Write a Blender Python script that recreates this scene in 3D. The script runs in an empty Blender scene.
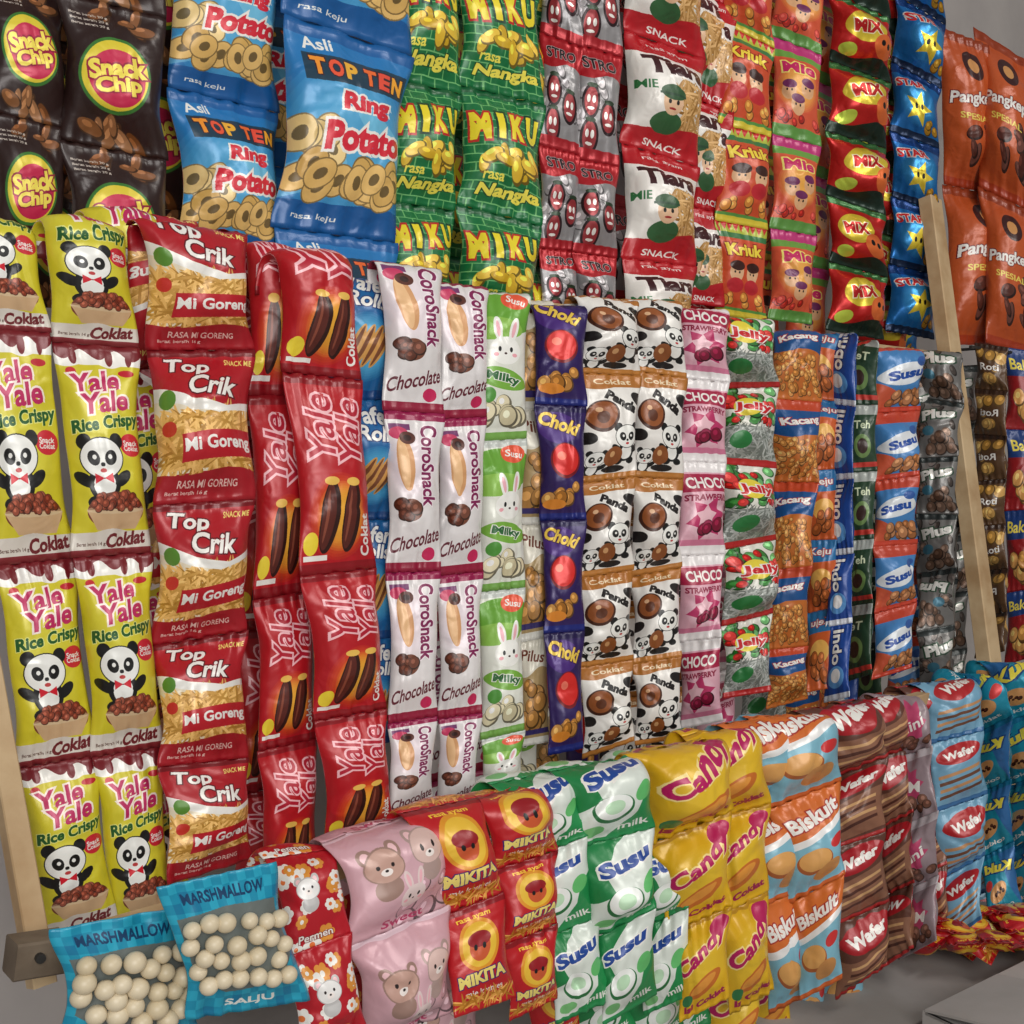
import bpy, math, random
import numpy as np
from mathutils import Vector
random.seed(7); rng=np.random.RandomState(11)
scene=bpy.context.scene
scene.view_settings.view_transform='Standard'
# ------------------------------------------------ camera
FPX=1100.0; YAW=math.radians(41.4); PIT=math.atan(56/1100.0)
CAM=Vector((0,-1.1,0.85))
Fw=Vector((math.sin(YAW)*math.cos(PIT),math.cos(YAW)*math.cos(PIT),-math.sin(PIT)))
Rt=Vector((math.cos(YAW),-math.sin(YAW),0)); Up=Rt.cross(Fw)
cd=bpy.data.cameras.new('camera'); cam=bpy.data.objects.new('camera',cd); scene.collection.objects.link(cam)
cam.location=CAM; cam.rotation_euler=Fw.to_track_quat('-Z','Y').to_euler()
cd.sensor_width=36; cd.lens=FPX*36/1024; cd.clip_start=0.02
scene.camera=cam
def ray(u,v): return Fw+Rt*((u-512)/FPX)-Up*((v-512)/FPX)
def bp(u,v,y):
    """measured photo point -> point on the vertical plane at depth y"""
    d=ray(u,v); return CAM+d*((y-CAM.y)/d.y)
def bz(u,v,z):
    d=ray(u,v); return CAM+d*((z-CAM.z)/d.z)
# ------------------------------------------------ pattern canvas
_tc={}
def text_tris(s,off):
    k=(s,off)
    if k in _tc: return _tc[k]
    c=bpy.data.curves.new('t','FONT'); c.body=s; c.offset=off; c.resolution_u=3
    c.align_x='CENTER'
    o=bpy.data.objects.new('t',c); scene.collection.objects.link(o)
    bpy.context.view_layer.update()
    e=o.evaluated_get(bpy.context.evaluated_depsgraph_get()); m=e.to_mesh()
    m.calc_loop_triangles()
    V=np.array([(v.co.x,v.co.y) for v in m.vertices]).reshape(-1,2)
    T=np.array([t.vertices[:] for t in m.loop_triangles],dtype=int).reshape(-1,3)
    e.to_mesh_clear(); bpy.data.objects.remove(o); bpy.data.curves.remove(c)
    _tc[k]=(V,T); return _tc[k]
def C(c): return np.array(c[:3],dtype=np.float32)/255.0
class Cv:
    def __init__(s,a,bg,W=300):
        s.W=W; s.H=int(W*a); s.a=a; s.im=np.zeros((s.H,s.W,3),np.float32)+C(bg)
    def _box(s,x0,y0,x1,y1):
        return max(0,int(x0)),max(0,int(y0)),min(s.W,int(x1)+2),min(s.H,int(y1)+2)
    def rect(s,x0,y0,x1,y1,c):
        s.im[int(y0*s.H):int(y1*s.H),int(x0*s.W):int(x1*s.W)]=C(c)
    def ell(s,cx,cy,rx,ry,c,rot=0,al=1.0):
        X,Y=cx*s.W,cy*s.H; rx*=s.W; ry*=s.W; r=max(rx,ry)
        a,b,c2,d=s._box(X-r,Y-r,X+r,Y+r)
        if c2<=a or d<=b: return
        yy,xx=np.mgrid[b:d,a:c2]; xx=xx-X; yy=yy-Y
        co,si=math.cos(rot),math.sin(rot)
        m=((xx*co+yy*si)/rx)**2+((-xx*si+yy*co)/ry)**2<1
        t=s.im[b:d,a:c2]; t[m]=t[m]*(1-al)+C(c)*al
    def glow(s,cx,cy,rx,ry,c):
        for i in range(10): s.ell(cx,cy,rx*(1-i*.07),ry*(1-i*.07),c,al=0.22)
    def poly(s,pts,c):
        P=[(x*s.W,y*s.H) for x,y in pts]
        a,b,c2,d=s._box(min(p[0] for p in P),min(p[1] for p in P),max(p[0] for p in P),max(p[1] for p in P))
        if c2<=a or d<=b: return
        yy,xx=np.mgrid[b:d,a:c2]; m=np.zeros(xx.shape,bool)
        for i in range(len(P)):
            x1,y1=P[i]; x2,y2=P[i-1]
            if y1==y2: continue
            m^=((y1>yy)!=(y2>yy))&(xx<(x2-x1)*(yy-y1)/(y2-y1)+x1)
        s.im[b:d,a:c2][m]=C(c)
    def star(s,cx,cy,r,c,n=5,inner=.45,rot=0):
        s.poly([(cx+r*(1 if i%2==0 else inner)*math.sin(rot+i*math.pi/n),cy-r/s.a*(1 if i%2==0 else inner)*math.cos(rot+i*math.pi/n)) for i in range(2*n)],c)
    def wave(s,y,amp,n,c,top=True,ph=0):
        xs=np.linspace(0,1,40); e=[(x,y+amp*math.sin(2*math.pi*n*x+ph)) for x in xs]
        s.poly(([(0,0)]+e+[(1,0)]) if top else ([(0,1)]+e+[(1,1)]),c)
    def text(s,t,cx,cy,w,h,c,rot=0,ol=None,ow=.06,b=.02,sh=0):
        V0,_=text_tris(t,b); mn=V0.min(0); mx=V0.max(0); ce=(mn+mx)/2; sz=mx-mn
        sx=w*s.W/sz[0]; sy=h*s.W/sz[1]
        for off,col in (((b+ow,ol),) if ol else ())+((b,c),):
            V,T=text_tris(t,off); P=(V-ce)*[sx,sy]
            P[:,0]+=P[:,1]*sh; P[:,1]*=-1
            co,si=math.cos(rot),math.sin(rot)
            Q=np.stack([P[:,0]*co-P[:,1]*si+cx*s.W,P[:,0]*si+P[:,1]*co+cy*s.H],1)
            col=C(col)
            for tr in T:
                p=Q[tr]; a,b2,c2,d=s._box(p[:,0].min(),p[:,1].min(),p[:,0].max(),p[:,1].max())
                if c2<=a or d<=b2: continue
                yy,xx=np.mgrid[b2:d,a:c2]
                e=[(p[(i+1)%3,0]-p[i,0])*(yy-p[i,1])-(p[(i+1)%3,1]-p[i,1])*(xx-p[i,0]) for i in range(3)]
                m=((e[0]>=-.3)&(e[1]>=-.3)&(e[2]>=-.3))|((e[0]<=.3)&(e[1]<=.3)&(e[2]<=.3))
                s.im[b2:d,a:c2][m]=col
    def blobs(s,x0,y0,x1,y1,n,r,col,asp=1.0,var=25):
        for i in range(n):
            x=x0+(x1-x0)*rng.rand(); y=y0+(y1-y0)*rng.rand(); rr=r*(.7+.6*rng.rand()); ro=rng.rand()*3.14
            k=(rng.rand()-.5)*2*var; c=[min(255,max(0,v+k)) for v in col]
            s.ell(x,y,rr,rr*asp,[v*.5 for v in c],ro)
            s.ell(x-rr*.08,y-rr*.08/s.a,rr*.86,rr*asp*.86,c,ro)
            s.ell(x-rr*.25,y-rr*.25/s.a,rr*.35,rr*asp*.35,[min(255,v*1.25+15) for v in c],ro)
    def noodles(s,x0,y0,x1,y1,n,col):
        for i in range(n):
            x=x0+(x1-x0)*rng.rand(); y=y0+(y1-y0)*rng.rand(); k=(rng.rand()-.6)*90; ro=rng.rand()*3.14
            s.ell(x,y,.13,.014,[min(255,max(0,v+k)) for v in col],ro)
    def rings(s,x0,y0,x1,y1,n,r,col):
        for i in range(n):
            x=x0+(x1-x0)*rng.rand(); y=y0+(y1-y0)*rng.rand(); k=(rng.rand()-.5)*40; ro=rng.rand()*3
            c=[min(255,max(0,v+k)) for v in col]
            s.ell(x,y,r,r*.8,[v*.6 for v in c],ro); s.ell(x,y,r*.92,r*.72,c,ro); s.ell(x,y,r*.4,r*.28,[v*.5 for v in c],ro)
    def panda(s,cx,cy,k,bow=True):
        B=(22,22,22); Wh=(240,240,235); a=s.a
        s.ell(cx,cy+.85*k/a,k*.62,k*.62,B); s.ell(cx,cy+.9*k/a,k*.42,k*.45,Wh)
        for q in(-1,1):
            s.ell(cx+q*k*.75,cy+.7*k/a,k*.4,k*.2,B,-q*.6); s.ell(cx+q*k*.62,cy-.55*k/a,k*.27,k*.27,B)
            s.ell(cx+q*k*.4,cy+1.45*k/a,k*.28,k*.2,B)
        s.ell(cx,cy,k*.84,k*.7,B); s.ell(cx,cy,k*.8,k*.66,Wh)
        for q in(-1,1):
            s.ell(cx+q*k*.33,cy,k*.22,k*.26,B,q*.5); s.ell(cx+q*k*.3,cy-.03*k/a,k*.08,k*.08,Wh)
        s.ell(cx,cy+.22*k/a,k*.09,k*.07,B)
        s.ell(cx,cy+.42*k/a,k*.13,k*.07,(190,60,60))
        if bow:
            s.poly([(cx-.35*k,cy+.5*k/a),(cx+.35*k,cy+.85*k/a),(cx+.35*k,cy+.5*k/a),(cx-.35*k,cy+.85*k/a)],(210,25,45))
    def bunny(s,cx,cy,k,col=(245,245,240)):
        a=s.a
        for q in(-1,1):
            s.ell(cx+q*k*.4,cy-1.0*k/a,k*.22,k*.6,col,q*.2); s.ell(cx+q*k*.4,cy-1.0*k/a,k*.1,k*.4,(240,180,190),q*.2)
        s.ell(cx,cy,k*.8,k*.66,col)
        for q in(-1,1): s.ell(cx+q*k*.3,cy-.05*k/a,k*.08,k*.12,(25,25,25)); s.ell(cx+q*k*.48,cy+.2*k/a,k*.13,k*.09,(240,170,180))
        s.ell(cx,cy+.15*k/a,k*.07,k*.05,(60,30,30))
    def bear(s,cx,cy,k,col):
        a=s.a; d=[v*.8 for v in col]
        for q in(-1,1): s.ell(cx+q*k*.6,cy-.55*k/a,k*.3,k*.3,d); s.ell(cx+q*k*.6,cy-.55*k/a,k*.17,k*.17,(245,200,205))
        s.ell(cx,cy+.95*k/a,k*.6,k*.55,d); s.ell(cx,cy,k*.86,k*.72,d); s.ell(cx,cy,k*.8,k*.66,col)
        for q in(-1,1): s.ell(cx+q*k*.32,cy-.08*k/a,k*.08,k*.1,(40,30,30))
        s.ell(cx,cy+.2*k/a,k*.26,k*.18,(250,240,235)); s.ell(cx,cy+.14*k/a,k*.08,k*.06,(40,30,30))
W_=(240,238,232)
HP=math.pi/2
def d_brown():
    c=Cv(1.35,(44,26,24)); c.blobs(.35,.04,.95,.2,6,.13,(130,82,48),.4); c.blobs(.1,.84,.95,.97,8,.12,(135,88,50),.45)
    c.ell(.48,.52,.38,.36,(60,120,50),-.2); c.ell(.48,.52,.35,.33,(225,205,60),-.2); c.ell(.5,.54,.3,.27,(200,40,80))
    c.text('Snack',.5,.47,.62,.2,(245,225,90),-.2,(150,20,60),.07,.05); c.text('Chip',.52,.6,.5,.19,(245,225,90),-.2,(150,20,60),.07,.05)
    for k in range(3): c.text('Berat bersih 20 g',.25,.12+k*.035,.35,.03,(200,190,180),b=0)
    return c
def d_topten():
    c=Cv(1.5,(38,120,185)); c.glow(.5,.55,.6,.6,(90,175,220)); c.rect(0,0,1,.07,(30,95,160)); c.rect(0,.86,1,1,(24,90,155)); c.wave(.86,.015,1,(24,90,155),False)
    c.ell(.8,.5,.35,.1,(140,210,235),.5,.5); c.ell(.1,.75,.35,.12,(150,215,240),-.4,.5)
    c.text('Asli',.22,.1,.22,.1,W_,-.1); c.poly([(.1,.16),(.98,.13),(.98,.27),(.1,.3)],(30,60,80))
    for i,(ch,col) in enumerate(zip('TOPTEN',[(240,150,50),(235,90,60),(240,180,60),(240,110,50),(230,80,60),(245,170,50)])):
        c.text(ch,.2+i*.13+(.04 if i>2 else 0),.22-.003*i,.11,.14,col,-.03,(60,30,40),.05,.05)
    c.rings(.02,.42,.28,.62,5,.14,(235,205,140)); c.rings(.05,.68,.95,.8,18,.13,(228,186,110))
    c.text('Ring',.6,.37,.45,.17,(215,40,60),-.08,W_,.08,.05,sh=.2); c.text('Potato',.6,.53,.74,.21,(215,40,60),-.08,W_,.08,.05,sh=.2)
    c.text('rasa keju',.3,.93,.35,.05,W_,0,b=0); return c
def d_brick():
    c=Cv(1.45,(22,112,62))
    for r in range(14):
        y=r/14; c.rect(0,y,1,y+.008,(120,190,120))
        for k in range(6): x=(k+(r%2)*.5)/5.5; c.rect(x,y,x+.015,y+1/14,(110,180,110))
    c.rect(0,0,1,.05,(20,90,50))
    for i,ch in enumerate('MIKU'):
        c.text(ch,.15+i*.23,.34-.02*i,.2 if ch!='I' else .09,.34,(238,218,50),-.05,(15,60,40) if i%2 else (190,40,40),.07,.06)
    c.blobs(.12,.55,.9,.68,12,.14,(230,190,60),.5); c.text('rasa',.3,.74,.25,.08,(245,230,90)); c.text('Nangka',.55,.84,.8,.17,(245,230,90),-.06,(20,70,40),.05,.04,sh=.2); return c
def d_berry():
    c=Cv(1.45,(150,148,150)); c.blobs(0,.3,1,1,14,.12,(170,165,168),.6); c.rect(0,0,1,.25,(175,28,38)); c.wave(.27,.03,1,(175,28,38))
    c.text('STRO',.5,.15,.7,.16,(40,30,32),0,(200,190,190),.03)
    for x,y in((.3,.5),(.72,.62),(.3,.8)):
        c.ell(x,y,.2,.22,(40,20,25)); c.ell(x,y,.15,.18,(150,50,55)); c.ell(x-.06,y-.02,.04,.05,W_); c.ell(x+.06,y-.02,.04,.05,W_); c.ell(x,y+.06,.08,.02,W_); c.ell(x,y-.14,.12,.03,(40,60,40))
    c.rect(0,.9,1,1,(170,30,40)); return c
def d_tiara():
    c=Cv(1.35,(232,228,222)); c.noodles(.5,.4,1,.8,150,(205,160,100)); c.wave(.17,.04,.5,(180,25,35)); c.wave(.78,.05,.5,(182,26,36),False,1)
    c.text('Tiara',.5,.29,.8,.24,(60,18,24),-.04,(240,235,230),.09,.05)
    c.ell(.4,.77,.19,.11,(50,95,55)); c.ell(.4,.61,.13,.14,(225,185,150)); c.ell(.4,.53,.16,.085,(45,85,50)); c.rect(.23,.54,.57,.56,(35,70,45))
    for q in(-.05,.05): c.ell(.4+q,.61,.02,.026,(20,20,20))
    c.ell(.4,.665,.045,.012,(160,40,40)); c.text('MIE',.12,.48,.18,.1,(40,110,60)); c.text('SNACK',.5,.93,.5,.07,W_); c.text('rasa ayam',.5,.08,.5,.06,W_,b=0); return c
def d_jajanA():
    c=Cv(1.5,(205,80,45)); c.rect(0,0,1,.1,(180,190,70)); 
    for i in range(9): c.poly([(i/9,.0),((i+.5)/9,.08),((i+1)/9,0)],(200,50,50))
    c.rect(0,.1,1,.16,(60,120,70)); c.text('Kriuk',.5,.27,.8,.2,(240,215,70),-.06,(140,20,20),.06,.04)
    for x in(.3,.68): c.ell(x,.52,.15,.16,(225,180,140)); c.ell(x,.45,.16,.08,(60,30,25)); c.ell(x,.66,.18,.12,(190,40,50)); c.ell(x-.05,.52,.02,.02,(20,20,20)); c.ell(x+.05,.52,.02,.02,(20,20,20))
    c.blobs(.05,.76,.95,.86,10,.08,(225,150,70)); c.rect(0,.9,1,.93,(90,150,70)); c.rect(0,.93,1,1,(215,195,60)); return c
def d_jajanB():
    c=Cv(1.6,(215,90,60)); c.rect(0,0,1,.12,(190,55,120)); c.rect(0,.12,1,.2,(110,160,70)); c.rect(0,.88,1,1,(95,150,70))
    c.glow(.5,.5,.45,.4,(240,180,80)); c.text('Mie',.5,.3,.7,.2,(200,40,100),-.05,(245,230,120),.07,.04)
    for x,y in((.3,.55),(.7,.5),(.5,.68)): c.ell(x,y,.15,.15,(225,175,130)); c.ell(x,y-.06,.15,.07,(110,40,90)); c.ell(x-.05,y,.02,.02,(20,20,20)); c.ell(x+.05,y,.02,.02,(20,20,20))
    c.blobs(.05,.78,.95,.85,9,.07,(200,60,50)); return c
def d_redyel():
    c=Cv(1.15,(195,35,32)); c.rect(0,0,1,.1,(60,110,60)); c.ell(.42,.4,.33,.25,(225,200,60),-.3); c.text('MIX',.42,.4,.45,.2,(190,30,30),-.2,(250,240,200),.06,.05)
    c.ell(.75,.6,.2,.2,(240,120,60)); c.ell(.7,.56,.04,.05,(20,20,20)); c.ell(.82,.58,.04,.05,(20,20,20)); c.wave(.82,.05,1,(30,50,40),False); c.ell(.2,.78,.13,.1,(200,220,80)); return c
def d_bluestar():
    c=Cv(1.2,(25,105,175)); c.rect(0,0,1,.14,(20,60,120)); c.glow(.5,.5,.4,.4,(60,150,205)); c.text('STAR',.35,.26,.6,.16,(220,50,50),-.15,W_,.06,.04)
    c.star(.5,.6,.3,(225,200,60),rot=.2); c.ell(.44,.58,.03,.05,(20,20,20)); c.ell(.56,.58,.03,.05,(20,20,20)); c.rect(0,.9,1,1,(20,40,70)); c.blobs(.7,.75,.95,.88,4,.07,(210,160,60)); return c
def d_orange():
    c=Cv(1.7,(188,82,38)); c.glow(.5,.5,.6,.7,(200,92,45)); c.rect(0,0,1,.06,(150,60,30)); c.ell(.55,.2,.2,.16,(60,25,25)); c.ell(.55,.2,.1,.08,(210,150,90)); c.text('Pangkep',.5,.42,.85,.17,W_,-.1,(110,20,25),.05,.03,.2)
    c.blobs(.2,.6,.8,.82,9,.15,(90,45,35),.5); c.text('SPESIAL',.5,.54,.6,.07,(240,220,100)); c.rect(0,.94,1,1,(170,60,30)); return c
def d_gold():
    c=Cv(1.3,(90,64,42)); c.blobs(.1,.2,.9,.85,9,.16,(195,150,80)); c.rect(0,0,1,.1,(60,40,30)); c.text('Roti',.5,.5,.6,.2,W_,0,(70,30,20)); return c
def d_rice():
    c=Cv(2.35,(210,198,46)); a=c.a; c.rect(0,0,1,.1,W_); c.wave(.1,.012,2,W_)
    c.wave(.048,.026,2.5,(118,26,34),True); c.ell(.2,.06,.05,.09,(118,26,34)); c.ell(.62,.06,.05,.1,(118,26,34)); c.ell(.85,.05,.04,.12,(118,26,34))
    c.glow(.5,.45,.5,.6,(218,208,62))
    c.ell(.82,.135,.1,.04,(190,30,45)); c.ell(.15,.135,.06,.05,(200,40,50))
    c.text('Yale',.42,.185,.62,.24,(190,40,95),-.12,(250,235,225),.07,.03,.15); c.text('Yale',.52,.28,.64,.24,(190,40,95),-.12,(250,235,225),.07,.03,.15)
    c.text('Rice Crispy',.53,.385,.9,.19,(38,92,42),-.12,(235,235,140),.05,.04,.12)
    c.ell(.82,.485,.16,.13,(205,40,55)); c.text('Snack',.82,.475,.22,.06,W_); c.text('Coklat',.82,.5,.22,.06,W_)
    c.panda(.4,.545,.33)
    c.ell(.55,.79,.38,.2,(120,60,40)); c.blobs(.28,.72,.84,.79,40,.05,(142,66,45)); 
    c.poly([(.16,.785),(.95,.785),(.8,.88),(.32,.88)],(205,170,130)); c.ell(.55,.785,.39,.05,(225,205,170),0,.5); c.blobs(.25,.755,.86,.785,30,.045,(142,66,45))
    c.rect(0,.89,1,1,(216,208,198)); c.wave(.885,.01,1.5,(216,208,198),False); c.rect(0,.97,1,1,(130,40,45))
    c.text('Coklat',.68,.925,.5,.16,(110,30,35),-.08,b=.04,sh=.2); c.text('Berat bersih 14 g',.25,.945,.35,.05,(90,60,50),0,b=0); return c
def d_mi():
    c=Cv(1.4,(174,24,36)); c.rect(0,0,1,.05,(120,18,26)); c.poly([(0,.26),(.3,.36),(.7,.42),(1,.38),(1,.8),(0,.84)],(238,226,200)); 
    c.noodles(.03,.46,1,.8,480,(226,176,96)); c.poly([(0,.26),(.35,.37),(.7,.42),(1,.37),(1,.42),(.6,.47),(.3,.43),(0,.35)],W_)
    c.text('Top',.32,.14,.42,.19,W_,.1,(90,10,20),.05,.03,.2); c.text('Crik',.56,.28,.5,.2,W_,.1,(90,10,20),.05,.03,.2)
    c.ell(.1,.36,.07,.09,(90,140,50)); c.ell(.1,.55,.06,.07,(200,50,40)); c.text('SNACK MIE',.82,.1,.28,.06,(240,220,120))
    c.poly([(.2,.6),(1,.56),(1,.73),(.2,.77)],(184,24,38)); c.text('Mi Goreng',.6,.665,.76,.15,W_,-.06,b=.03)
    c.wave(.82,.02,1,(162,22,34),False); c.text('RASA MI GORENG',.5,.89,.6,.06,(235,200,190),0,b=.01); c.text('Berat bersih 16 g',.3,.94,.4,.04,(225,190,180),b=0); return c
def d_redyale():
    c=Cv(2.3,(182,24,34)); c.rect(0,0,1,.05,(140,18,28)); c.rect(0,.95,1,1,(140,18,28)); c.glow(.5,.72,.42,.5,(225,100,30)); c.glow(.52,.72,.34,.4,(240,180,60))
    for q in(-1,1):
        x=.5+q*.15; c.ell(x,.72,.125,.42,(48,20,16),.12); c.ell(x-.02,.72,.085,.38,(92,38,30),.12); c.ell(x-.04,.72,.02,.3,(140,74,56),.12)
    c.ell(.38,.545,.1,.05,(235,190,90)); c.ell(.68,.55,.1,.05,(235,190,90))
    c.text('Yale',.34,.27,.82,.34,(182,30,52),-HP+.1,(244,190,196),.06,.01,.15); c.text('Yale',.72,.29,.82,.34,(182,30,52),-HP+.1,(244,190,196),.06,.01,.15)
    c.ell(.13,.85,.09,.13,(240,215,60)); c.text('Coklat',.86,.82,.5,.13,W_,-HP,b=.03); c.rect(.05,.91,.35,.935,W_); return c
def d_wafer():
    c=Cv(2,(30,100,160)); c.text('Wafer',.5,.12,.8,.3,W_,.1,(20,50,110),.05,.03,.2); c.text('Rolls',.55,.27,.6,.25,W_,.1,(20,50,110),.05,.03,.2)
    c.glow(.5,.62,.4,.5,(90,180,220)); 
    for k in range(4): c.ell(.3+k*.13,.62,.07,.36,(205,150,80),.5); c.ell(.3+k*.13,.62,.03,.33,(120,70,40),.5)
    c.rect(0,.93,1,1,(20,70,130)); return c
def d_coro():
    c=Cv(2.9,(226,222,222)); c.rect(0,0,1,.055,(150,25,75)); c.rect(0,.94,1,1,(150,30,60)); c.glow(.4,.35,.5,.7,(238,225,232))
    c.text('CoroSnack',.72,.34,1.5,.3,(130,35,85),HP,(245,235,240),.05,.03); c.rect(.05,.08,.4,.12,(120,60,110)); c.ell(.2,.14,.16,.12,(200,60,100))
    c.ell(.28,.33,.15,.5,(215,160,110),-.1); c.ell(.25,.33,.09,.47,(235,190,140),-.1); c.ell(.33,.17,.14,.12,(90,45,35)); c.ell(.33,.17,.07,.06,(50,22,18))
    c.ell(.34,.62,.22,.2,(120,70,50)); c.blobs(.15,.58,.5,.66,6,.11,(105,58,42)); c.text('Chocolate',.5,.8,.95,.26,(100,30,45),-.25,b=.02,sh=.3); c.ell(.75,.89,.12,.12,(200,40,90)); return c
def d_bunny():
    c=Cv(2.9,(228,230,220)); c.rect(0,0,1,.05,(200,205,200)); c.ell(.45,.2,.7,.42,(105,165,55)); c.ell(.3,.3,.6,.22,(140,190,80)); c.ell(.7,.1,.25,.18,(230,90,60)); c.text('Susu',.72,.1,.35,.14,W_,.2)
    c.bunny(.55,.44,.4); c.ell(.5,.62,.5,.2,(120,175,65),.2); c.text('Milky',.5,.62,.7,.2,(40,100,50),.2,W_,.06,.04); c.blobs(.15,.76,.85,.88,12,.15,(225,215,180)); c.ell(.2,.72,.14,.14,(80,150,60)); c.rect(0,.95,1,1,(120,170,80)); return c
def d_goldball():
    c=Cv(2.4,(176,150,105)); c.wave(.3,.04,1,(225,220,205)); c.blobs(.2,.4,.8,.8,9,.22,(190,140,80)); c.text('Pilus',.5,.15,.7,.25,(110,50,30),.2); c.rect(0,.93,1,1,(230,228,220)); c.rect(0,.85,1,.9,(60,50,110)); return c
def d_purple():
    c=Cv(2.2,(48,30,92)); c.rect(0,0,1,.06,(35,25,75)); c.ell(.4,.2,.4,.3,(75,42,125)); c.text('Choki',.45,.16,.8,.28,(235,200,80),.3,(60,20,70),.05,.04,.2)
    c.ell(.5,.48,.34,.34,(120,20,30)); c.ell(.5,.47,.3,.3,(215,42,38)); c.ell(.4,.44,.1,.08,(240,120,100)); c.blobs(.15,.68,.85,.82,7,.14,(190,130,60)); c.ell(.3,.86,.25,.1,(225,140,50)); c.rect(0,.94,1,1,(30,40,120)); return c
def d_pandaball():
    c=Cv(1.75,(236,233,228)); c.rect(0,0,1,.13,(176,112,48)); c.wave(.13,.02,1,(176,112,48)); c.text('Coklat',.5,.075,.6,.09,(235,215,180))
    c.ell(.95,.25,.2,.1,(30,26,26),.5); c.ell(.05,.6,.14,.1,(30,26,26)); c.ell(.55,.9,.2,.06,(30,26,26))
    c.panda(.72,.6,.28,False); c.panda(.2,.8,.18,False)
    c.ell(.3,.4,.26,.26,(70,35,22)); c.ell(.3,.39,.22,.22,(150,85,45)); c.ell(.3,.41,.1,.1,(95,50,30)); c.ell(.24,.34,.05,.04,(225,180,140))
    c.text('Panda',.62,.27,.6,.16,(30,25,25),.5,W_,.05,b=.06); c.ell(.48,.78,.16,.16,(140,80,40)); c.ell(.45,.76,.05,.05,(210,160,110)); c.rect(0,.94,1,1,(186,122,55)); return c
def d_choco():
    c=Cv(1.9,(222,170,185)); c.rect(0,0,1,.12,(236,232,232)); c.rect(0,.14,1,.34,(168,32,70)); c.text('CHOCO',.52,.24,.86,.24,W_,0,b=.03)
    c.text('STRAWBERRY',.5,.4,.92,.13,(140,20,60),0,b=.04); c.glow(.5,.62,.45,.4,(240,205,215))
    c.star(.5,.62,.45,(190,55,105),6,.6,.3); c.star(.45,.6,.24,(235,190,200),5,.6); c.blobs(.2,.68,.8,.77,5,.14,(150,40,75)); c.rect(0,.84,1,.9,(206,120,150)); c.rect(0,.9,1,1,(238,234,234)); return c
def d_multi():
    c=Cv(1.6,(225,225,215)); c.blobs(0,.05,1,.5,30,.12,(60,130,60),.7,50); c.blobs(0,.1,1,.5,14,.1,(205,45,40)); c.ell(.4,.3,.25,.2,(235,215,70)); c.text('Jelly',.5,.32,.7,.22,(200,30,40),.1,W_,.07,.04)
    c.rect(0,.55,1,1,(110,118,110)); c.noodles(0,.55,1,.95,200,(165,170,165)); c.ell(.3,.72,.2,.16,(40,120,60)); c.rect(0,.92,1,1,(180,40,40)); return c
def d_nuts():
    c=Cv(1.5,(196,110,48)); c.rect(0,0,1,.14,(185,60,35)); c.rect(0,.14,1,.42,(24,80,140)); c.wave(.42,.03,1,(24,80,140)); c.rect(0,0,1,.13,(190,70,40)); c.text('Kacang',.5,.26,.8,.17,W_,-.1,(170,40,40),.06,.04)
    c.blobs(.02,.48,.98,.92,110,.06,(206,140,72),.75); return c
def d_orangeblue():
    c=Cv(1.6,(205,95,45)); c.rect(0,.0,1,.3,(45,115,170)); c.text('Keju',.5,.17,.7,.2,W_,0,(180,40,40)); c.ell(.5,.55,.36,.25,(235,180,90)); c.blobs(.2,.6,.8,.85,10,.13,(190,110,60)); return c
def d_blueind():
    c=Cv(1.7,(28,70,150)); c.text('Indo',.5,.3,.8,.4,W_,HP,(15,30,90),.05,.03); c.ell(.5,.7,.35,.25,(90,150,210)); c.ell(.5,.68,.2,.16,(235,235,235)); c.rect(0,.92,1,1,(220,225,235)); return c
def d_dkgreen():
    c=Cv(1.6,(40,66,46)); c.rect(0,0,1,.15,(170,175,170)); c.text('Teh',.5,.3,.6,.2,(215,225,190)); c.ell(.5,.62,.32,.28,(110,140,80)); c.ell(.5,.62,.2,.18,(60,40,35)); c.rect(0,.86,1,.93,(200,60,50)); return c
def d_bluewhite():
    c=Cv(1.45,(70,130,190)); c.rect(0,0,1,.18,(190,70,50)); c.ell(.5,.48,.5,.22,(225,230,235),-.2); c.text('Susu',.5,.48,.75,.2,(30,75,160),-.2,b=.05); c.poly([(0,.6),(.4,.75),(.3,1),(0,1)],(205,90,60)); c.blobs(.3,.72,.95,.9,12,.1,(180,120,75)); c.ell(.8,.3,.14,.1,(50,90,160)); c.rect(0,.93,1,1,(200,70,50)); return c
def d_silver():
    c=Cv(1.4,(120,118,116)); c.blobs(0,.1,1,.9,14,.14,(96,88,84),.5,40); c.text('Plus',.5,.3,.8,.25,W_,-.2,(50,80,60),.08,.05); c.blobs(.1,.55,.9,.9,10,.12,(110,85,70)); c.ell(.3,.6,.15,.12,(60,110,130)); c.rect(0,0,1,.1,(50,56,56)); return c
def d_marsh():
    c=Cv(1.0,(24,142,176))
    for i in range(14):
        for j in range(14):
            if (i+j)%2: c.rect(i/14,j/14,(i+1)/14,(j+1)/14,(40,165,196) if rng.rand()>.3 else (16,120,160))
    c.poly([(.06,.25),(.5,.2),(.94,.22),(.96,.6),(.75,.8),(.3,.82),(.05,.7)],(104,112,110)); c.text('MARSHMALLOW',.5,.12,.7,.08,(15,60,100),0,b=.03); c.text('SALJU',.5,.92,.4,.07,W_,0,b=.03); return c
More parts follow.
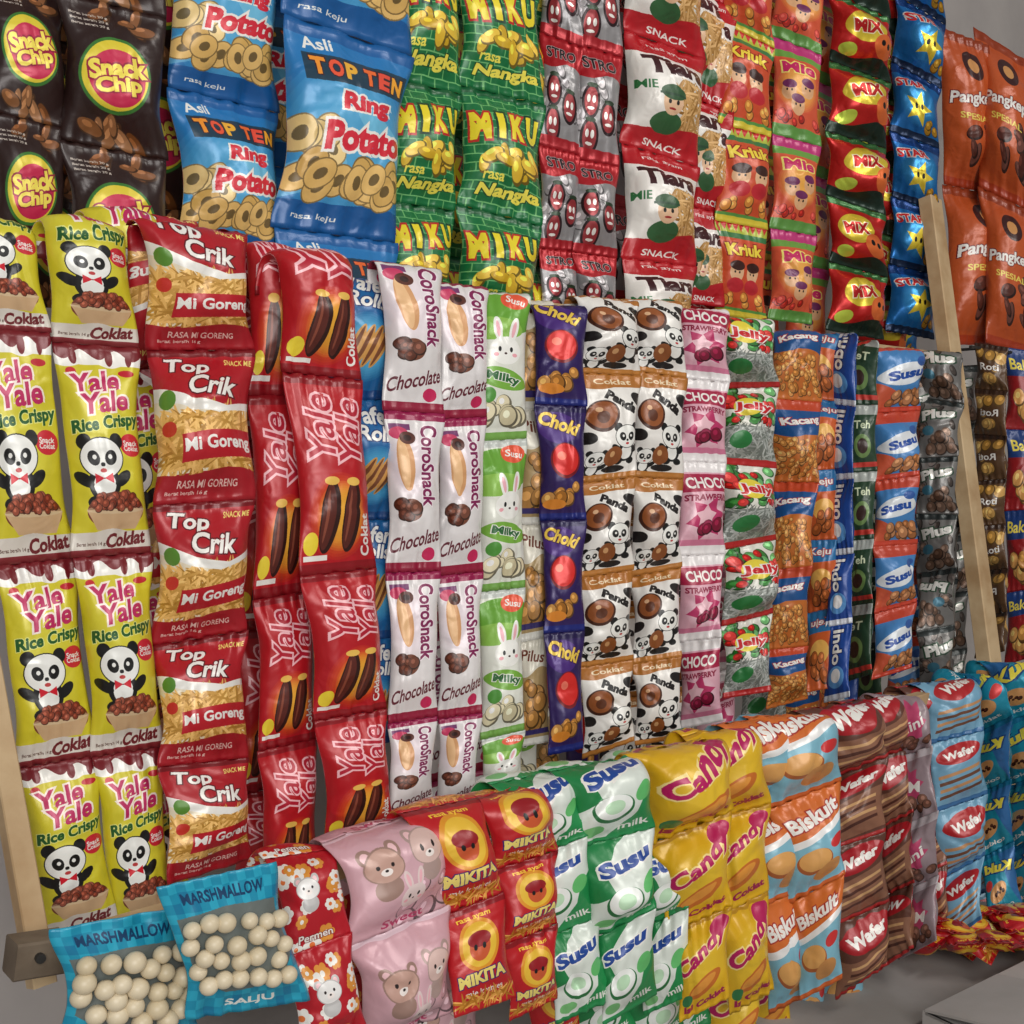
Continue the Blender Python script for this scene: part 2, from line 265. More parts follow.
def d_floral():
    c=Cv(1.35,(182,24,38))
    for i in range(22):
        x,y,r=rng.rand(),rng.rand(),.07+.05*rng.rand(); col=W_ if i%3 else (225,150,60)
        for k in range(6): c.ell(x+r*.7*math.cos(k*1.047),y+r*.7*math.sin(k*1.047)/c.a,r*.45,r*.45,col)
        c.ell(x,y,r*.35,r*.35,(230,120,60) if i%3 else W_)
    c.bear(.45,.42,.22,(240,238,236)); c.text('Permen',.5,.9,.5,.1,W_,0,(120,10,20)); return c
def d_pinkbear():
    c=Cv(1.0,(206,158,168)); c.glow(.5,.5,.6,.6,(216,172,182)); c.blobs(0,.3,1,1,7,.1,(208,164,174),1,4)
    c.bear(.27,.4,.2,(200,160,146)); c.bear(.7,.36,.19,(222,190,182)); c.bunny(.5,.72,.15,(228,206,204)); c.text('Sweet',.5,.93,.4,.08,(180,60,100)); c.rect(0,0,1,.05,(225,195,205)); return c
def d_mie():
    c=Cv(1.35,(188,24,32)); c.rect(0,0,1,.07,(140,15,25)); c.ell(.5,.38,.33,.33,(225,150,40)); c.ell(.5,.38,.28,.28,(235,190,60)); c.ell(.5,.4,.17,.18,(205,90,50)); c.ell(.5,.33,.19,.1,(150,20,30))
    c.ell(.43,.4,.03,.04,(20,20,20)); c.ell(.57,.4,.03,.04,(20,20,20)); c.text('MIKITA',.5,.68,.8,.16,(240,220,120),-.05,(60,30,110),.06,.05); c.text('mie kremes',.5,.82,.6,.08,W_,0,b=.01)
    c.noodles(.05,.86,.95,.93,50,(225,160,70)); c.text('rasa ayam',.5,.13,.5,.07,(250,210,60)); return c
def d_gw():
    c=Cv(1.5,(222,230,222)); c.poly([(0,0),(.6,0),(.2,.3),(.3,.5),(0,.6)],(30,130,70)); c.poly([(1,1),(.3,1),(.75,.72),(.85,.5),(1,.4)],(34,140,76)); c.text('Susu',.52,.24,.75,.22,(30,70,150),-.2,W_,.07,.05,.2)
    c.ell(.42,.62,.26,.24,(40,110,60)); c.ell(.42,.6,.23,.21,(240,244,240)); c.ell(.42,.6,.13,.12,(190,225,190)); c.text('milk',.72,.86,.4,.12,W_); c.ell(.82,.5,.12,.16,(100,190,110),.5); c.ell(.2,.85,.14,.1,(120,190,120)); c.rect(0,.95,1,1,(40,140,80)); return c
def d_yel():
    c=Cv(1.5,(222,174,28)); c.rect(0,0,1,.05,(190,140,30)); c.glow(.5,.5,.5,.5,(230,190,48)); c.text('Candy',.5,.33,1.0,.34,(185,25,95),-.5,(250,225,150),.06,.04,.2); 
    c.ell(.5,.68,.36,.14,(200,110,40),-.4); c.ell(.47,.67,.28,.08,(225,150,60),-.4); c.text('Isi Coklat',.5,.88,.8,.12,(160,20,80),-.1,b=.05); c.ell(.8,.13,.16,.13,(185,30,90)); c.ell(.15,.8,.1,.1,(50,120,70)); return c
def d_orr():
    c=Cv(1.5,(214,112,48)); c.poly([(0,.4),(1,.25),(1,.95),(0,.95)],(130,185,205)); c.poly([(0,.4),(1,.25),(1,.32),(0,.47)],(240,240,240)); c.text('Biskuit',.5,.2,.8,.2,W_,-.15,(170,50,40),.06,.04)
    c.ell(.4,.62,.3,.2,(170,95,50),.2); c.ell(.4,.6,.27,.17,(222,165,95),.2); c.ell(.65,.78,.25,.16,(200,140,80),-.2); c.ell(.8,.5,.14,.1,(205,50,50)); c.rect(0,.95,1,1,(205,100,45)); return c
def d_wbrown():
    c=Cv(1.25,(96,58,46)); c.ell(.5,.22,.5,.2,(170,25,35),-.15); c.text('Wafer',.5,.22,.75,.17,W_,-.15,b=.05); c.poly([(0,.5),(1,.35),(1,.9),(0,.95)],(140,96,74))
    for k in range(4): c.poly([(.1,.55+k*.09),(.9,.45+k*.09),(.9,.49+k*.09),(.1,.59+k*.09)],(205,160,112) if k%2==0 else (80,42,32))
    c.rect(0,.95,1,1,(170,40,40)); return c
def d_pgray():
    c=Cv(1.2,(150,132,138)); c.rect(0,0,1,.12,(190,180,185)); c.star(.5,.5,.38,(190,70,110),8,.7); c.text('Mini',.5,.5,.6,.2,W_,-.2); c.blobs(.1,.75,.9,.9,9,.11,(130,90,75)); return c
def d_wblue():
    c=Cv(1.25,(120,168,196)); c.ell(.5,.22,.42,.17,(180,35,40),-.1); c.text('Wafer',.5,.22,.6,.14,W_,-.1,b=.04); 
    for k in range(4): c.poly([(.1,.5+k*.1),(.9,.42+k*.1),(.9,.47+k*.1),(.1,.55+k*.1)],(195,145,100) if k%2==0 else (110,70,50))
    c.rect(0,.93,1,1,(60,110,160)); return c
def d_teal():
    c=Cv(1.5,(26,140,168)); c.poly([(0,0),(.5,0),(.2,.6),(0,1)],(50,110,170)); c.text('Kuki',.5,.28,.8,.24,(240,225,80),-.2,(20,70,130),.08,.05); c.ell(.55,.65,.28,.2,(205,150,95),.4); c.blobs(.35,.6,.75,.7,5,.04,(80,45,35)); c.rect(0,.0,1,.08,(20,110,150)); c.ell(.82,.5,.12,.12,(210,60,60)); c.text('coklat',.5,.88,.6,.1,W_); return c
def d_red2():
    c=Cv(1.4,(150,30,34)); c.rect(0,.0,1,.35,(30,60,120)); c.text('Bakso',.5,.2,.8,.2,(240,220,90)); c.blobs(.2,.5,.8,.85,8,.14,(210,150,80)); return c
MATS={}
FOIL={'bluestar':.5,'redyel':.4,'berry':.3,'brown':.1,'silver':.3,'purple':.15,'teal':.2}
def mat_for(k):
    if k in MATS: return MATS[k]
    c=globals()['d_'+k]()
    im=np.ones((c.H,c.W,4),np.float32)
    im[:,:,:3]=np.clip(c.im,0,1)[::-1]
    I=bpy.data.images.new('print_'+k,c.W,c.H); I.pixels.foreach_set(im.ravel()); I.update(); I.pack()
    m=bpy.data.materials.new('packet_print_'+k); m.use_nodes=True; nt=m.node_tree; N=nt.nodes; L=nt.links; b=N['Principled BSDF']
    t=N.new('ShaderNodeTexImage'); t.image=I; t.extension='EXTEND'
    g=N.new('ShaderNodeTexCoord')
    n=N.new('ShaderNodeTexNoise'); n.inputs['Scale'].default_value=34; n.inputs['Detail'].default_value=1.5; n.inputs['Distortion'].default_value=.6
    L.new(g.outputs['Object'],n.inputs['Vector'])
    bu=N.new('ShaderNodeBump'); bu.inputs['Strength'].default_value=.4; bu.inputs['Distance'].default_value=.008
    L.new(n.outputs['Fac'],bu.inputs['Height']); L.new(bu.outputs[0],b.inputs['Normal'])
    hs=N.new('ShaderNodeHueSaturation'); hs.inputs['Value'].default_value=.97; hs.inputs['Saturation'].default_value=1.0
    L.new(t.outputs['Color'],hs.inputs['Color']); L.new(hs.outputs['Color'],b.inputs['Base Color'])
    b.inputs['Roughness'].default_value=.34; b.inputs['Metallic'].default_value=FOIL.get(k,.06)
    b.inputs['Specular IOR Level'].default_value=.55
    MATS[k]=m; return m
def simple(name,col,rough=.6,noise=None,scale=8,bump=0):
    m=bpy.data.materials.new(name); m.use_nodes=True; nt=m.node_tree; b=nt.nodes['Principled BSDF']; b.inputs['Roughness'].default_value=rough
    lin=lambda c:[((v/255)**2.2) for v in c]+[1]
    if noise is None: noise=[v*.85 for v in col]
    tc=nt.nodes.new('ShaderNodeTexCoord'); n=nt.nodes.new('ShaderNodeTexNoise'); n.inputs['Scale'].default_value=scale; n.inputs['Detail'].default_value=6
    r=nt.nodes.new('ShaderNodeValToRGB'); r.color_ramp.elements[0].position=.35; r.color_ramp.elements[1].position=.65
    r.color_ramp.elements[0].color=lin(noise); r.color_ramp.elements[1].color=lin(col)
    nt.links.new(tc.outputs['Object'],n.inputs['Vector']); nt.links.new(n.outputs['Fac'],r.inputs['Fac']); nt.links.new(r.outputs['Color'],b.inputs['Base Color'])
    if bump:
        bu=nt.nodes.new('ShaderNodeBump'); bu.inputs['Strength'].default_value=bump; bu.inputs['Distance'].default_value=.01
        nt.links.new(n.outputs['Fac'],bu.inputs['Height']); nt.links.new(bu.outputs[0],b.inputs['Normal'])
    return m
def add_obj(name,V,F,mats,UV=None,MI=None,smooth=True):
    me=bpy.data.meshes.new(name); me.from_pydata([tuple(v) for v in V],[],F)
    for m in mats: me.materials.append(m)
    if UV is not None:
        uv=me.uv_layers.new(name='UVMap'); li=np.zeros(len(me.loops),dtype=np.int32); me.loops.foreach_get('vertex_index',li)
        uv.data.foreach_set('uv',np.asarray(UV,dtype=np.float32)[li].ravel())
    if MI is not None: me.polygons.foreach_set('material_index',MI)
    me.polygons.foreach_set('use_smooth',[smooth]*len(me.polygons)); me.update()
    o=bpy.data.objects.new(name,me); scene.collection.objects.link(o); return o
GR=[24,34]
def ss(x): x=np.clip(x,0,1); return x*x*(3-2*x)
def pack_geo(c,bul,V,F,UV,fold=None,crease=1.0):
    NU,NV=GR
    TL,TR,BL,BR=[np.array(p) for p in c]
    w=np.linalg.norm(TR-TL); h=np.linalg.norm(BL-TL)
    n=np.cross(TR-TL,BL-TL); n/=np.linalg.norm(n)
    if n[1]>0: n=-n
    u=np.linspace(0,1,NU+1); v=np.linspace(0,1,NV+1); U,Vv=np.meshgrid(u,v)
    seal=.045; rr=min(.34,.5*w/h+.08)
    Bv=ss((Vv-seal)/rr)*ss((1-seal-Vv)/rr); Bv=Bv**.65
    x=np.abs(2*U-1); sk=(rng.rand()-.5)*.5
    Bu=np.clip(1-x**2.4,0,1)**.75*(1+sk*(U-.5)+(rng.rand()-.5)*.5*(Vv-.5))
    Up_=.5+(U-.5)*(1-.13*Bv)+.014*np.sin(Vv*9+rng.rand()*6)
    P=(TL*(1-Up_)[...,None]+TR*Up_[...,None])*(1-Vv)[...,None]+(BL*(1-Up_)[...,None]+BR*Up_[...,None])*Vv[...,None]
    wr=0
    for k in range(4):
        f=2+rng.rand()*5; ph=rng.rand()*6.28
        wr=wr+np.sin(f*U*6.28+ph+2*Vv*(rng.rand()-.5))*(np.exp(-np.abs(Vv-seal)/.15)*rng.rand()+np.exp(-np.abs(1-seal-Vv)/.15)*rng.rand())
    lo=0
    for k in range(4):
        a,b2,ph=(rng.rand()-.5)*11,(rng.rand()-.5)*16,rng.rand()*6.28; lo=lo+np.sin(a*U+b2*Vv+ph)
    cre=0
    for k in range(7):
        a=rng.rand()*3.14; q=(U-.5)*math.cos(a)+(Vv-.5)*math.sin(a)*h/w-(rng.rand()-.5)*1.1
        l=(U-.5)*-math.sin(a)+(Vv-.5)*math.cos(a)*h/w-(rng.rand()-.5)*1.2
        cre=cre-np.exp(-(q/(.035+.04*rng.rand()))**2)*np.exp(-(l/.35)**2)*(rng.rand()*1.6-.3)
    edge=ss((1-x)/.15)
    fr=w*(bul*Bv*Bu+crease*(.021*wr*(edge*.8+.2)+.018*lo*Bv*edge+.04*cre*Bv*edge))
    bk=-w*(bul*.5*Bv*Bu)+crease*w*.021*wr*(edge*.8+.2)-.0012
    if fold is None:
        Fp=P+n*fr[...,None]; Bp=P+n*bk[...,None]
    else:
        zf,r=fold; s=P[...,2]-zf; th=np.clip(s/r,0,math.pi); ex=np.clip(s-math.pi*r,0,None)
        cz=np.where(s>0,zf+r*np.sin(th)-ex,P[...,2]); cy=P[...,1]+r*(1-np.cos(th))
        nz=np.sin(th); PC=np.stack([P[...,0],cy,cz],-1)
        NN=np.stack([n[0]*np.cos(th),n[1]*np.cos(th),nz+n[2]*np.cos(th)],-1)
        fr=fr*(1-.55*np.sin(th))
        Fp=PC+NN*fr[...,None]; Bp=PC+NN*bk[...,None]
    o=len(V); V.extend(Fp.reshape(-1,3)); V.extend(Bp.reshape(-1,3))
    uv=np.stack([U,1-Vv],-1).reshape(-1,2); UV.extend(uv); UV.extend(uv*[-1,1]+[1,0])
    S=NU+1; B=o+S*(NV+1)
    for j in range(NV):
        for i in range(NU):
            a=o+j*S+i; F.append((a,a+S,a+S+1,a+1)); a=B+j*S+i; F.append((a,a+1,a+S+1,a+S))
    for j in range(NV):
        a=o+j*S; b=B+j*S; F.append((a,b,b+S,a+S)); a+=NU; b+=NU; F.append((a,a+S,b+S,b))
    for i in range(NU):
        a=o+i; b=B+i; F.append((a,a+1,b+1,b)); a=o+NV*S+i; b=B+NV*S+i; F.append((a,b,b+1,a+1))
VPX,VPY=1760,456
def strip(name,design,top,bot,seams,yt,yb,dy=None,bul=.23,jit=1.0,tilt=0,r=None,rear=True,mat=None):
    """one hanging strip of packets; top/bot=(left,right) at first and last seam. r = rod radius it drapes over"""
    xm=(top[0]+top[1])/2
    if dy is None: dy=.004+.03*max(0,(xm-350)/600)
    s0,s1=seams[0],seams[-1]; sm=list(seams); fold=None
    if r:
        ww=abs(bp(top[1],s0,yt).x-bp(top[0],s0,yt).x)
        fold=(bp(xm,s0,yt).z-r-.09*ww,r); sm=[s0-(seams[1]-s0)]+sm
    V,F,UV=[],[],[]; rows=[]
    for i,v in enumerate(sm):
        t=(v-s0)/(s1-s0); xl=top[0]*(1-t)+bot[0]*t; xr=top[1]*(1-t)+bot[1]*t
        j=(random.random()-.5)*.10*(xr-xl)*jit; xl+=j; xr+=j
        s=(VPY-v)/(VPX-(xl+xr)/2)*(xr-xl)/2+tilt; y=yt*(1-t)+yb*t+(random.random()-.5)*.016*jit
        s+=(random.random()-.5)*.08*(xr-xl)*jit; yd=(random.random()-.5)*.02*jit
        rows.append((bp(xl,v-s,y+dy+yd),bp(xr,v+s,y-dy-yd)))
    for i in range(len(sm)-1):
        pack_geo((rows[i][0],rows[i][1],rows[i+1][0],rows[i+1][1]),bul*(.8+.4*random.random()),V,F,UV,fold)
    add_obj(name,V,F,[mat_for(design)],UV)
    if rear:
        GR[:]=[12,18]; w=(top[1]-top[0])*(.28 if rear is True else rear); p=(seams[1]-seams[0])*.4
        strip(name,design,(top[0]+w,top[1]+w),(bot[0]+w,bot[1]+w),[q+p for q in seams],yt+.085,yb+.085,dy,bul*.8,jit,tilt,None,False)
        GR[:]=[24,34]
# ---------------- top tier : strips continue up to the top rail above the frame
T=.15
ZT=bp(900,-45,T).z
def top(name,d,t,b,s,off=0,**k):
    s=list(s); p=s[1]-s[0]; s0,s1=s[0],s[-1]
    ex=lambda v,a,c:a+(c-a)*(v-s0)/(s1-s0)
    v=s0
    while bp((t[0]+t[1])/2,v,T).z<ZT-.02: v-=p; s.insert(0,v)
    nt=(ex(s[0],t[0],b[0]),ex(s[0],t[1],b[1]))
    strip(name,d,nt,b,s,T+off,T+off-.01,**k)
top('chocolate_snack_strip','brown',(-25,62),(-10,68),[-150,-15,120,255])
top('chocolate_snack_strip','brown',(60,172),(66,172),[-140,5,150,290],-.02)
top('potato_ring_snack_strip','topten',(165,283),(180,285),[-60,100,258])
top('potato_ring_snack_strip','topten',(278,415),(276,395),[-160,35,235,400],-.04,rear=False)
top('jackfruit_snack_strip','brick',(385,465),(380,455),[-160,-38,85,205,310])
top('jackfruit_snack_strip','brick',(458,546),(455,540),[-150,-28,95,215,325],-.02)
top('strawberry_snack_strip','berry',(540,585),(540,580),[-70,40,150,250,325],.02)
top('strawberry_snack_strip','berry',(572,625),(575,618),[-60,50,162,255,330])
top('noodle_snack_strip','tiara',(622,708),(620,692),[-75,45,155,262,350],-.03,bul=.26)
top('noodle_snack_strip','tiara',(690,745),(680,722),[-110,0,105,210,305],.03)
top('crispy_cracker_strip','jajanA',(722,777),(714,766),[-50,35,130,225,318])
top('seasoned_noodle_cracker_strip','jajanB',(774,828),(768,812),[-40,45,140,232,322])
top('mixed_snack_strip','redyel',(828,892),(828,886),[-65,5,72,140,205,270,335],-.02,bul=.32)
top('star_snack_strip','bluestar',(895,946),(886,935),[-55,10,75,140,205,270,335],-.02,bul=.32,rear=-.3)
top('mixed_snack_strip','redyel',(868,905),(866,900),[-40,30,97,165,235,300],.05)
strip('fish_cracker_strip','orange',(935,990),(948,1005),[35,190,345],.22,.2,rear=False,bul=.3,jit=2)
strip('fish_cracker_strip','orange',(978,1035),(985,1040),[45,200,350],.16,.14,rear=False,bul=.3,jit=2)
# ---------------- middle tier
def mid(name,d,t,b,s,off=0,**k): strip(name,d,t,b,s,off,off-.06,r=.012,**k)
def midf(name,d,t,b,s,vf,off=0,**k):
    """first packet of the strip is bent over the rod at photo height vf"""
    xm=(t[0]+t[1])/2
    V,F,UV=[],[],[]; z=bp(xm,vf,off).z; fold=(z-.024,.014); rows=[]
    for i,v in enumerate(s):
        q=(v-s[0])/(s[-1]-s[0]); xl=t[0]*(1-q)+b[0]*q; xr=t[1]*(1-q)+b[1]*q; y=off-.06*q+(random.random()-.5)*.012
        sl=(VPY-v)/(VPX-(xl+xr)/2)*(xr-xl)/2+(random.random()-.5)*5; yd=(random.random()-.5)*.015
        rows.append((bp(xl,v-sl,y+.004+yd),bp(xr,v+sl,y-.004-yd)))
    for i in range(len(s)-1): pack_geo((rows[i][0],rows[i][1],rows[i+1][0],rows[i+1][1]),.21+.06*random.random(),V,F,UV,fold)
    add_obj(name,V,F,[mat_for(d)],UV)
midf('rice_crispy_strip','rice',(-50,33),(35,118),[168,330,562,762,935],214,.0)
midf('rice_crispy_strip','rice',(33,128),(110,175),[172,345,555,752,930],214,-.01)
midf('rice_crispy_strip','rice',(75,160),(120,190),[160,365,570,760,910],204,.05)
mid('fried_noodle_snack_strip','mi',(130,245),(170,256),[214,350,502,638,762,872],-.03,rear=False,bul=.27,jit=1.4)
mid('fried_noodle_snack_strip','mi',(95,200),(155,232),[202,330,470,610,740,850],.05,rear=False)
midf('chocolate_stick_strip','redyale',(242,306),(262,320),[190,395,595,745,882],240,.02)
midf('chocolate_stick_strip','redyale',(266,350),(326,396),[200,376,572,715,838],248,-.02)
midf('chocolate_stick_strip','redyale',(225,300),(232,300),[250,440,630,790,900],235,.09)
mid('wafer_roll_strip','wafer',(318,395),(352,402),[268,400,520,640,745],.03,rear=False)
mid('chocolate_roll_strip','coro',(378,445),(388,434),[255,412,572,720,818],-.01)
mid('chocolate_roll_strip','coro',(438,492),(436,478),[278,418,574,716,812],0)
mid('milk_snack_strip','bunny',(474,532),(480,522),[285,440,590,735,800],0)
mid('coated_peanut_strip','goldball',(515,555),(515,550),[295,410,525,640,745],.03)
mid('chocolate_ball_strip','purple',(530,588),(548,583),[298,405,520,632,752],-.005)
mid('panda_biscuit_strip','pandaball',(575,640),(580,632),[290,374,480,574,664,750],-.005,jit=1.3)
mid('panda_biscuit_strip','pandaball',(628,686),(632,680),[292,374,478,572,660,742],.0,jit=1.3)
mid('strawberry_chocolate_strip','choco',(672,728),(680,722),[300,380,462,555,640,725],jit=1.3)
mid('jelly_candy_strip','multi',(714,778),(722,770),[310,388,466,545,620,695],bul=.28,jit=1.4)
mid('coated_nut_strip','nuts',(768,822),(766,808),[322,400,482,568,648,704],bul=.28,jit=1.4)
mid('cheese_snack_strip','orangeblue',(806,842),(806,836),[328,400,470,540,610,690],.03,bul=.28)
mid('milk_wafer_strip','blueind',(828,858),(824,850),[330,405,480,555,625,700],-.0)
mid('tea_biscuit_strip','dkgreen',(848,880),(846,872),[336,405,472,540,605,678])
mid('milk_biscuit_strip','bluewhite',(872,924),(872,912),[340,412,478,545,608,674],-.01,bul=.28,jit=1.4)
mid('coffee_candy_strip','silver',(916,965),(918,954),[343,400,457,514,571,628,685],bul=.28,jit=1.4)
mid('coffee_candy_strip','silver',(926,966),(922,955),[350,410,466,522,580,640],.04,rear=False)
strip('roasted_bread_snack_strip','gold',(974,1008),(976,1006),[345,390,435,480,525,570,615,655],.0,-.04,rear=False)
strip('meatball_snack_strip','red2',(1004,1045),(1004,1040),[350,430,510,590,660],-.0,-.04,rear=False)
# ---------------- bottom tier
B_=-.2
def botm(name,d,t,b,s,off=0,jit=1.3,**k): strip(name,d,t,b,s,B_+.01+off,B_-.03+off,r=.022,jit=jit,**k)
botm('flower_candy_strip','floral',(268,338),(300,368),[852,945,1045])
botm('bear_marshmallow_strip','pinkbear',(330,445),(362,452),[818,925,1030],.0)
botm('chicken_noodle_snack_strip','mie',(412,490),(450,512),[802,905,1008],-.02,rear=False)
botm('chicken_noodle_snack_strip','mie',(478,552),(512,560),[785,860,935,1010])
botm('milk_candy_strip','gw',(500,580),(555,612),[772,850,930,1012],.0)
botm('milk_candy_strip','gw',(558,652),(602,656),[755,838,925,1010],-.02)
botm('milk_candy_strip','gw',(620,692),(642,692),[752,835,920,1005],.02)
botm('chocolate_cream_candy_strip','yel',(636,736),(682,732),[736,828,920,1010],-.01)
botm('chocolate_cream_candy_strip','yel',(690,768),(728,772),[722,812,905,1003],.01)
botm('cream_biscuit_strip','orr',(728,800),(768,806),[710,800,900,1005],.01)
botm('cream_biscuit_strip','orr',(755,842),(800,842),[704,795,890,990],-.02)
botm('chocolate_wafer_strip','wbrown',(808,882),(838,890),[698,770,842,914,982])
botm('chocolate_wafer_strip','wbrown',(850,908),(880,916),[690,756,824,892,960],.02)
botm('strawberry_wafer_strip','pgray',(880,932),(900,938),[688,754,820,885,950],-.01)
botm('vanilla_wafer_strip','wblue',(925,986),(936,985),[674,738,804,870,935],-.01)
botm('chocolate_wafer_strip','wbrown',(905,945),(915,950),[680,744,808,872,935],.03)
botm('cookie_packet_strip','teal',(958,1006),(986,1020),[664,726,788,850,915],-.01,jit=2)
botm('cookie_packet_strip','teal',(985,1050),(1004,1050),[652,718,780,842,905],-.03,jit=2)
# marshmallow bags with real balls in the window
cream=simple('marshmallow_cream',(220,206,178),.4,(204,188,156),20)
def marsh(c,y,seed):
    V,F,UV=[],[],[]; q=[bp(c[i][0],c[i][1],y) for i in range(4)]
    pack_geo(q,.12,V,F,UV,None,.6); MI=[0]*len(F)
    TL,TR,BL,BR=[np.array(p) for p in q]; w=np.linalg.norm(TR-TL); n=np.cross(TR-TL,BL-TL); n/=np.linalg.norm(n); n=n if n[1]<0 else -n
    r=w*.072; R=random.Random(seed); pts=[]
    for k in range(6000):
        u,v=.11+.78*R.random(),.27+.48*R.random()
        if abs(u-.5)>.4-.5*max(0,v-.6): continue
        if any(((u-a)**2+(v-b)**2)<(.115)**2 for a,b in pts): continue
        pts.append((u,v))
    for u,v in pts:
        ce=(TL*(1-u)+TR*u)*(1-v)+(BL*(1-u)+BR*u)*v+n*w*(.045+.10*(1-((u-.5)/.5)**2)*(1-((v-.5)/.5)**4)+.025*R.random())
        o=len(V); r2=r*(.92+.2*R.random())
        for a in range(11):
            for b in range(18):
                th=math.pi*a/10; ph=2*math.pi*b/18
                V.append(ce+r2*np.array([math.sin(th)*math.cos(ph),math.sin(th)*math.sin(ph),math.cos(th)*.93])); UV.append((0,0))
        for a in range(10):
            for b in range(18):
                i=o+a*18+b; j=o+a*18+(b+1)%18; F.append((i,i+18,j+18,j)); MI.append(1)
    add_obj('marshmallow_bag',V,F,[mat_for('marsh'),cream],UV,MI)
marsh([(50,930),(190,905),(60,1050),(205,1045)],-.22,1)
marsh([(155,888),(275,862),(188,1020),(312,1000)],-.25,2)
# ---------------- rack
wood=simple('pale_wood',(200,174,136),.65,(168,136,98),14,.2)
dwood=simple('weathered_wood',(120,106,90),.75,(88,74,60),20,.3)
def beam(p0,p1,w,d,V,F):
    p0,p1=np.array(p0),np.array(p1); z=p1-p0; z/=np.linalg.norm(z); ref=[0,1,0] if abs(z[1])<.9 else [1,0,0]; x=np.cross(ref,z); x/=np.linalg.norm(x); y=np.cross(z,x)
    b=.12; prof=[(-1,-1+b),(-1+b,-1),(1-b,-1),(1,-1+b),(1,1-b),(1-b,1),(-1+b,1),(-1,1-b)]
    o=len(V)
    for p in(p0,p1):
        for a,c in prof: V.append(p+x*a*w/2+y*c*d/2)
    for i in range(8): j=(i+1)%8; F.append((o+i,o+j,o+8+j,o+8+i))
    F.append(tuple(o+i for i in range(7,-1,-1))); F.append(tuple(o+8+i for i in range(8)))
V,F=[],[]
def to_floor(a,b):
    a,b=Vector(a),Vector(b); return b+(b-a)*(b.z/(a.z-b.z))
lt,lb=bp(-140,-60,.2),bp(42,985,-.13); beam(lt,lb,.02,.024,V,F)
rt,rb=bp(930,200,.10),bp(994,700,-.12); beam(rt,to_floor(rt,rb),.05,.03,V,F)
p=bp(60,230,.075); q=bp(940,345,.075); beam((bp(-100,230,.075).x,.075,p.z-.02),(q.x,.075,p.z-.02),.016,.016,V,F)
p=bp(160,905,-.165)
x0=bp(25,950,-.165).x
beam((x0,-.165,p.z-.012),(2.3,-.165,p.z-.012),.02,.02,V,F)
beam((-.2,T+.01,ZT),(bp(935,0,T).x,T+.01,ZT),.03,.03,V,F)
nw=len(F)
a=bp(10,958,-.17); b=bp(62,950,-.17); beam(a,b,.03,.03,V,F)
n1=len(F); c=np.array(bp(40,958,-.187))
o=len(V)
for i in range(10): V.append(c+np.array([.004*math.cos(i*.628),-.003,.004*math.sin(i*.628)]))
for i in range(10): V.append(c+np.array([.004*math.cos(i*.628),.006,.004*math.sin(i*.628)]))
F.append(tuple(o+i for i in range(10)))
for i in range(10): j=(i+1)%10; F.append((o+i,o+10+i,o+10+j,o+j))
iron=simple('dark_bolt',(50,48,46),.5)
add_obj('wooden_display_rack',V,F,[wood,dwood,iron],MI=[0]*nw+[1]*(n1-nw)+[2]*(len(F)-n1),smooth=False)
# thin wall rail carrying the strips right of the post
V,F=[],[]
a=bp(955,40,.225); beam((a.x-.02,.235,a.z),(a.x+.75,.235,a.z),.006,.006,V,F)
for dx in(0,.7): beam((a.x+dx,.235,a.z),(a.x+dx,.5,a.z),.006,.006,V,F)
g=bp(985,348,.012); beam((g.x-.05,.02,g.z),(g.x+.5,.02,g.z),.006,.006,V,F)
for dx in(.0,.45): beam((g.x+dx,.02,g.z),(g.x+dx,.5,g.z),.006,.006,V,F)
add_obj('metal_hanging_rail',V,F,[iron],smooth=False)
# ---------------- room
wallm=simple('painted_wall',(190,184,180),.8,(170,164,162),3,.2); floorm=simple('concrete_floor',(160,156,154),.75,(136,132,128),5,.3)
def box(name,x0,y0,z0,x1,y1,z1,m):
    V=[(x,y,z) for x in(x0,x1) for y in(y0,y1) for z in(z0,z1)]
    return add_obj(name,V,[(0,1,3,2),(4,6,7,5),(0,4,5,1),(2,3,7,6),(0,2,6,4),(1,5,7,3)],[m],smooth=False)
box('floor',-3,-4,-.1,6,.5,0,floorm); box('wall_back',-3,.5,0,6,.6,2.8,wallm); box('wall_right',5,-4,0,5.1,.5,2.8,wallm)
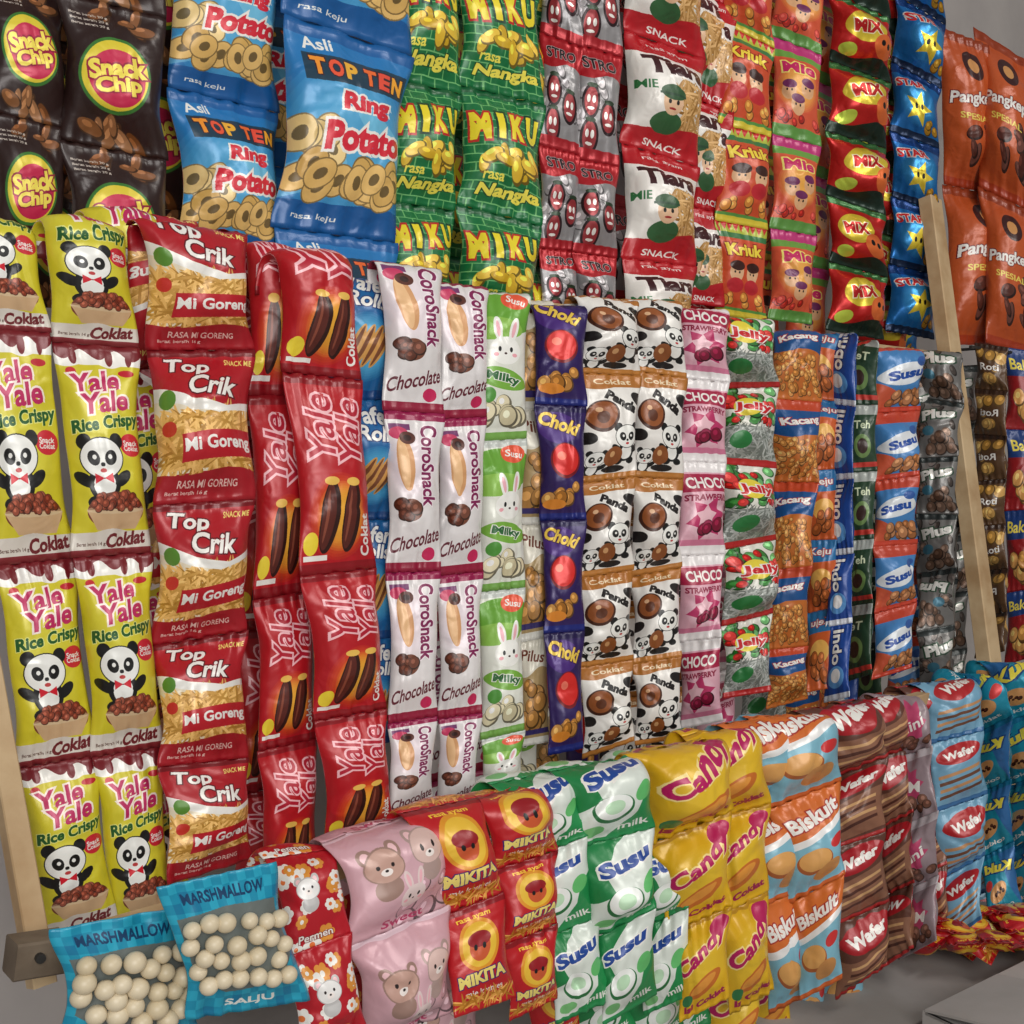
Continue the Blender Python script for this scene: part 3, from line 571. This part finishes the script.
# loose packets and a flattened carton on the floor at the right
V,F,UV=[],[],[]; R=random.Random(4)
for k in range(46):
    p=bz(915+R.random()*115,908+R.random()*34,.02+.05*R.random()); an=R.random()*3.1; a=Vector((math.cos(an),math.sin(an),.3*(R.random()-.5)))*.036; b=Vector((-math.sin(an),math.cos(an),.3))*.05
    pack_geo((p-a+b,p+a+b,p-a-b,p+a-b),.28,V,F,UV)
add_obj('loose_snack_packet_pile',V,F,[mat_for('mie')],UV)
card=simple('grey_carton_board',(178,174,172),.75,(160,156,152),6,.1)
V,F=[],[]
def panel(o,ux,uy,t=.004):
    o,ux,uy=Vector(o),Vector(ux),Vector(uy); n=ux.cross(uy).normalized()*t; k=len(V)
    for s in(0,1):
        for a,b in((0,0),(1,0),(1,1),(0,1)): V.append(o+ux*a+uy*b+n*s)
    F.extend([(k,k+3,k+2,k+1),(k+4,k+5,k+6,k+7)]+[(k+i,k+(i+1)%4,k+4+(i+1)%4,k+4+i) for i in range(4)])
p0,p1=bz(925,1012,.035),bz(1040,955,.035); X=p1-p0; Y=Vector((X.y,-X.x,0)).normalized()*.3; H=Vector((0,0,-.034))
panel(p0,X,Y); panel(p0,X,H); panel(p0+Y,X,H); panel(p0,Y,H); panel(p0+X,Y,H); panel(p0+Vector((0,0,.004)),X*.6,Y*.5+Vector((0,0,.03)))
add_obj('flattened_carton',V,F,[card],smooth=False)
# ---------------- light
def area(name,loc,tgt,sx,sy,e,col):
    l=bpy.data.lights.new(name,'AREA'); l.shape='RECTANGLE'; l.size=sx; l.size_y=sy; l.energy=e; l.color=col
    o=bpy.data.objects.new(name,l); scene.collection.objects.link(o); o.location=loc; o.rotation_euler=(Vector(tgt)-Vector(loc)).to_track_quat('-Z','Y').to_euler()
area('doorway_daylight',(-1.0,-3.3,2.1),(1.1,0,.8),2.2,1.8,90,(1,.98,.95))
area('added_highlight_light',(1.6,-2.0,2.5),(1.5,0,.8),1.2,.25,21,(1,.96,.9))  # added unseen strip light, gives the crinkled packets stronger speculars
w=bpy.data.worlds.new('world'); scene.world=w; w.use_nodes=True; w.node_tree.nodes['Background'].inputs[0].default_value=(1,.98,.95,1); w.node_tree.nodes['Background'].inputs[1].default_value=.22
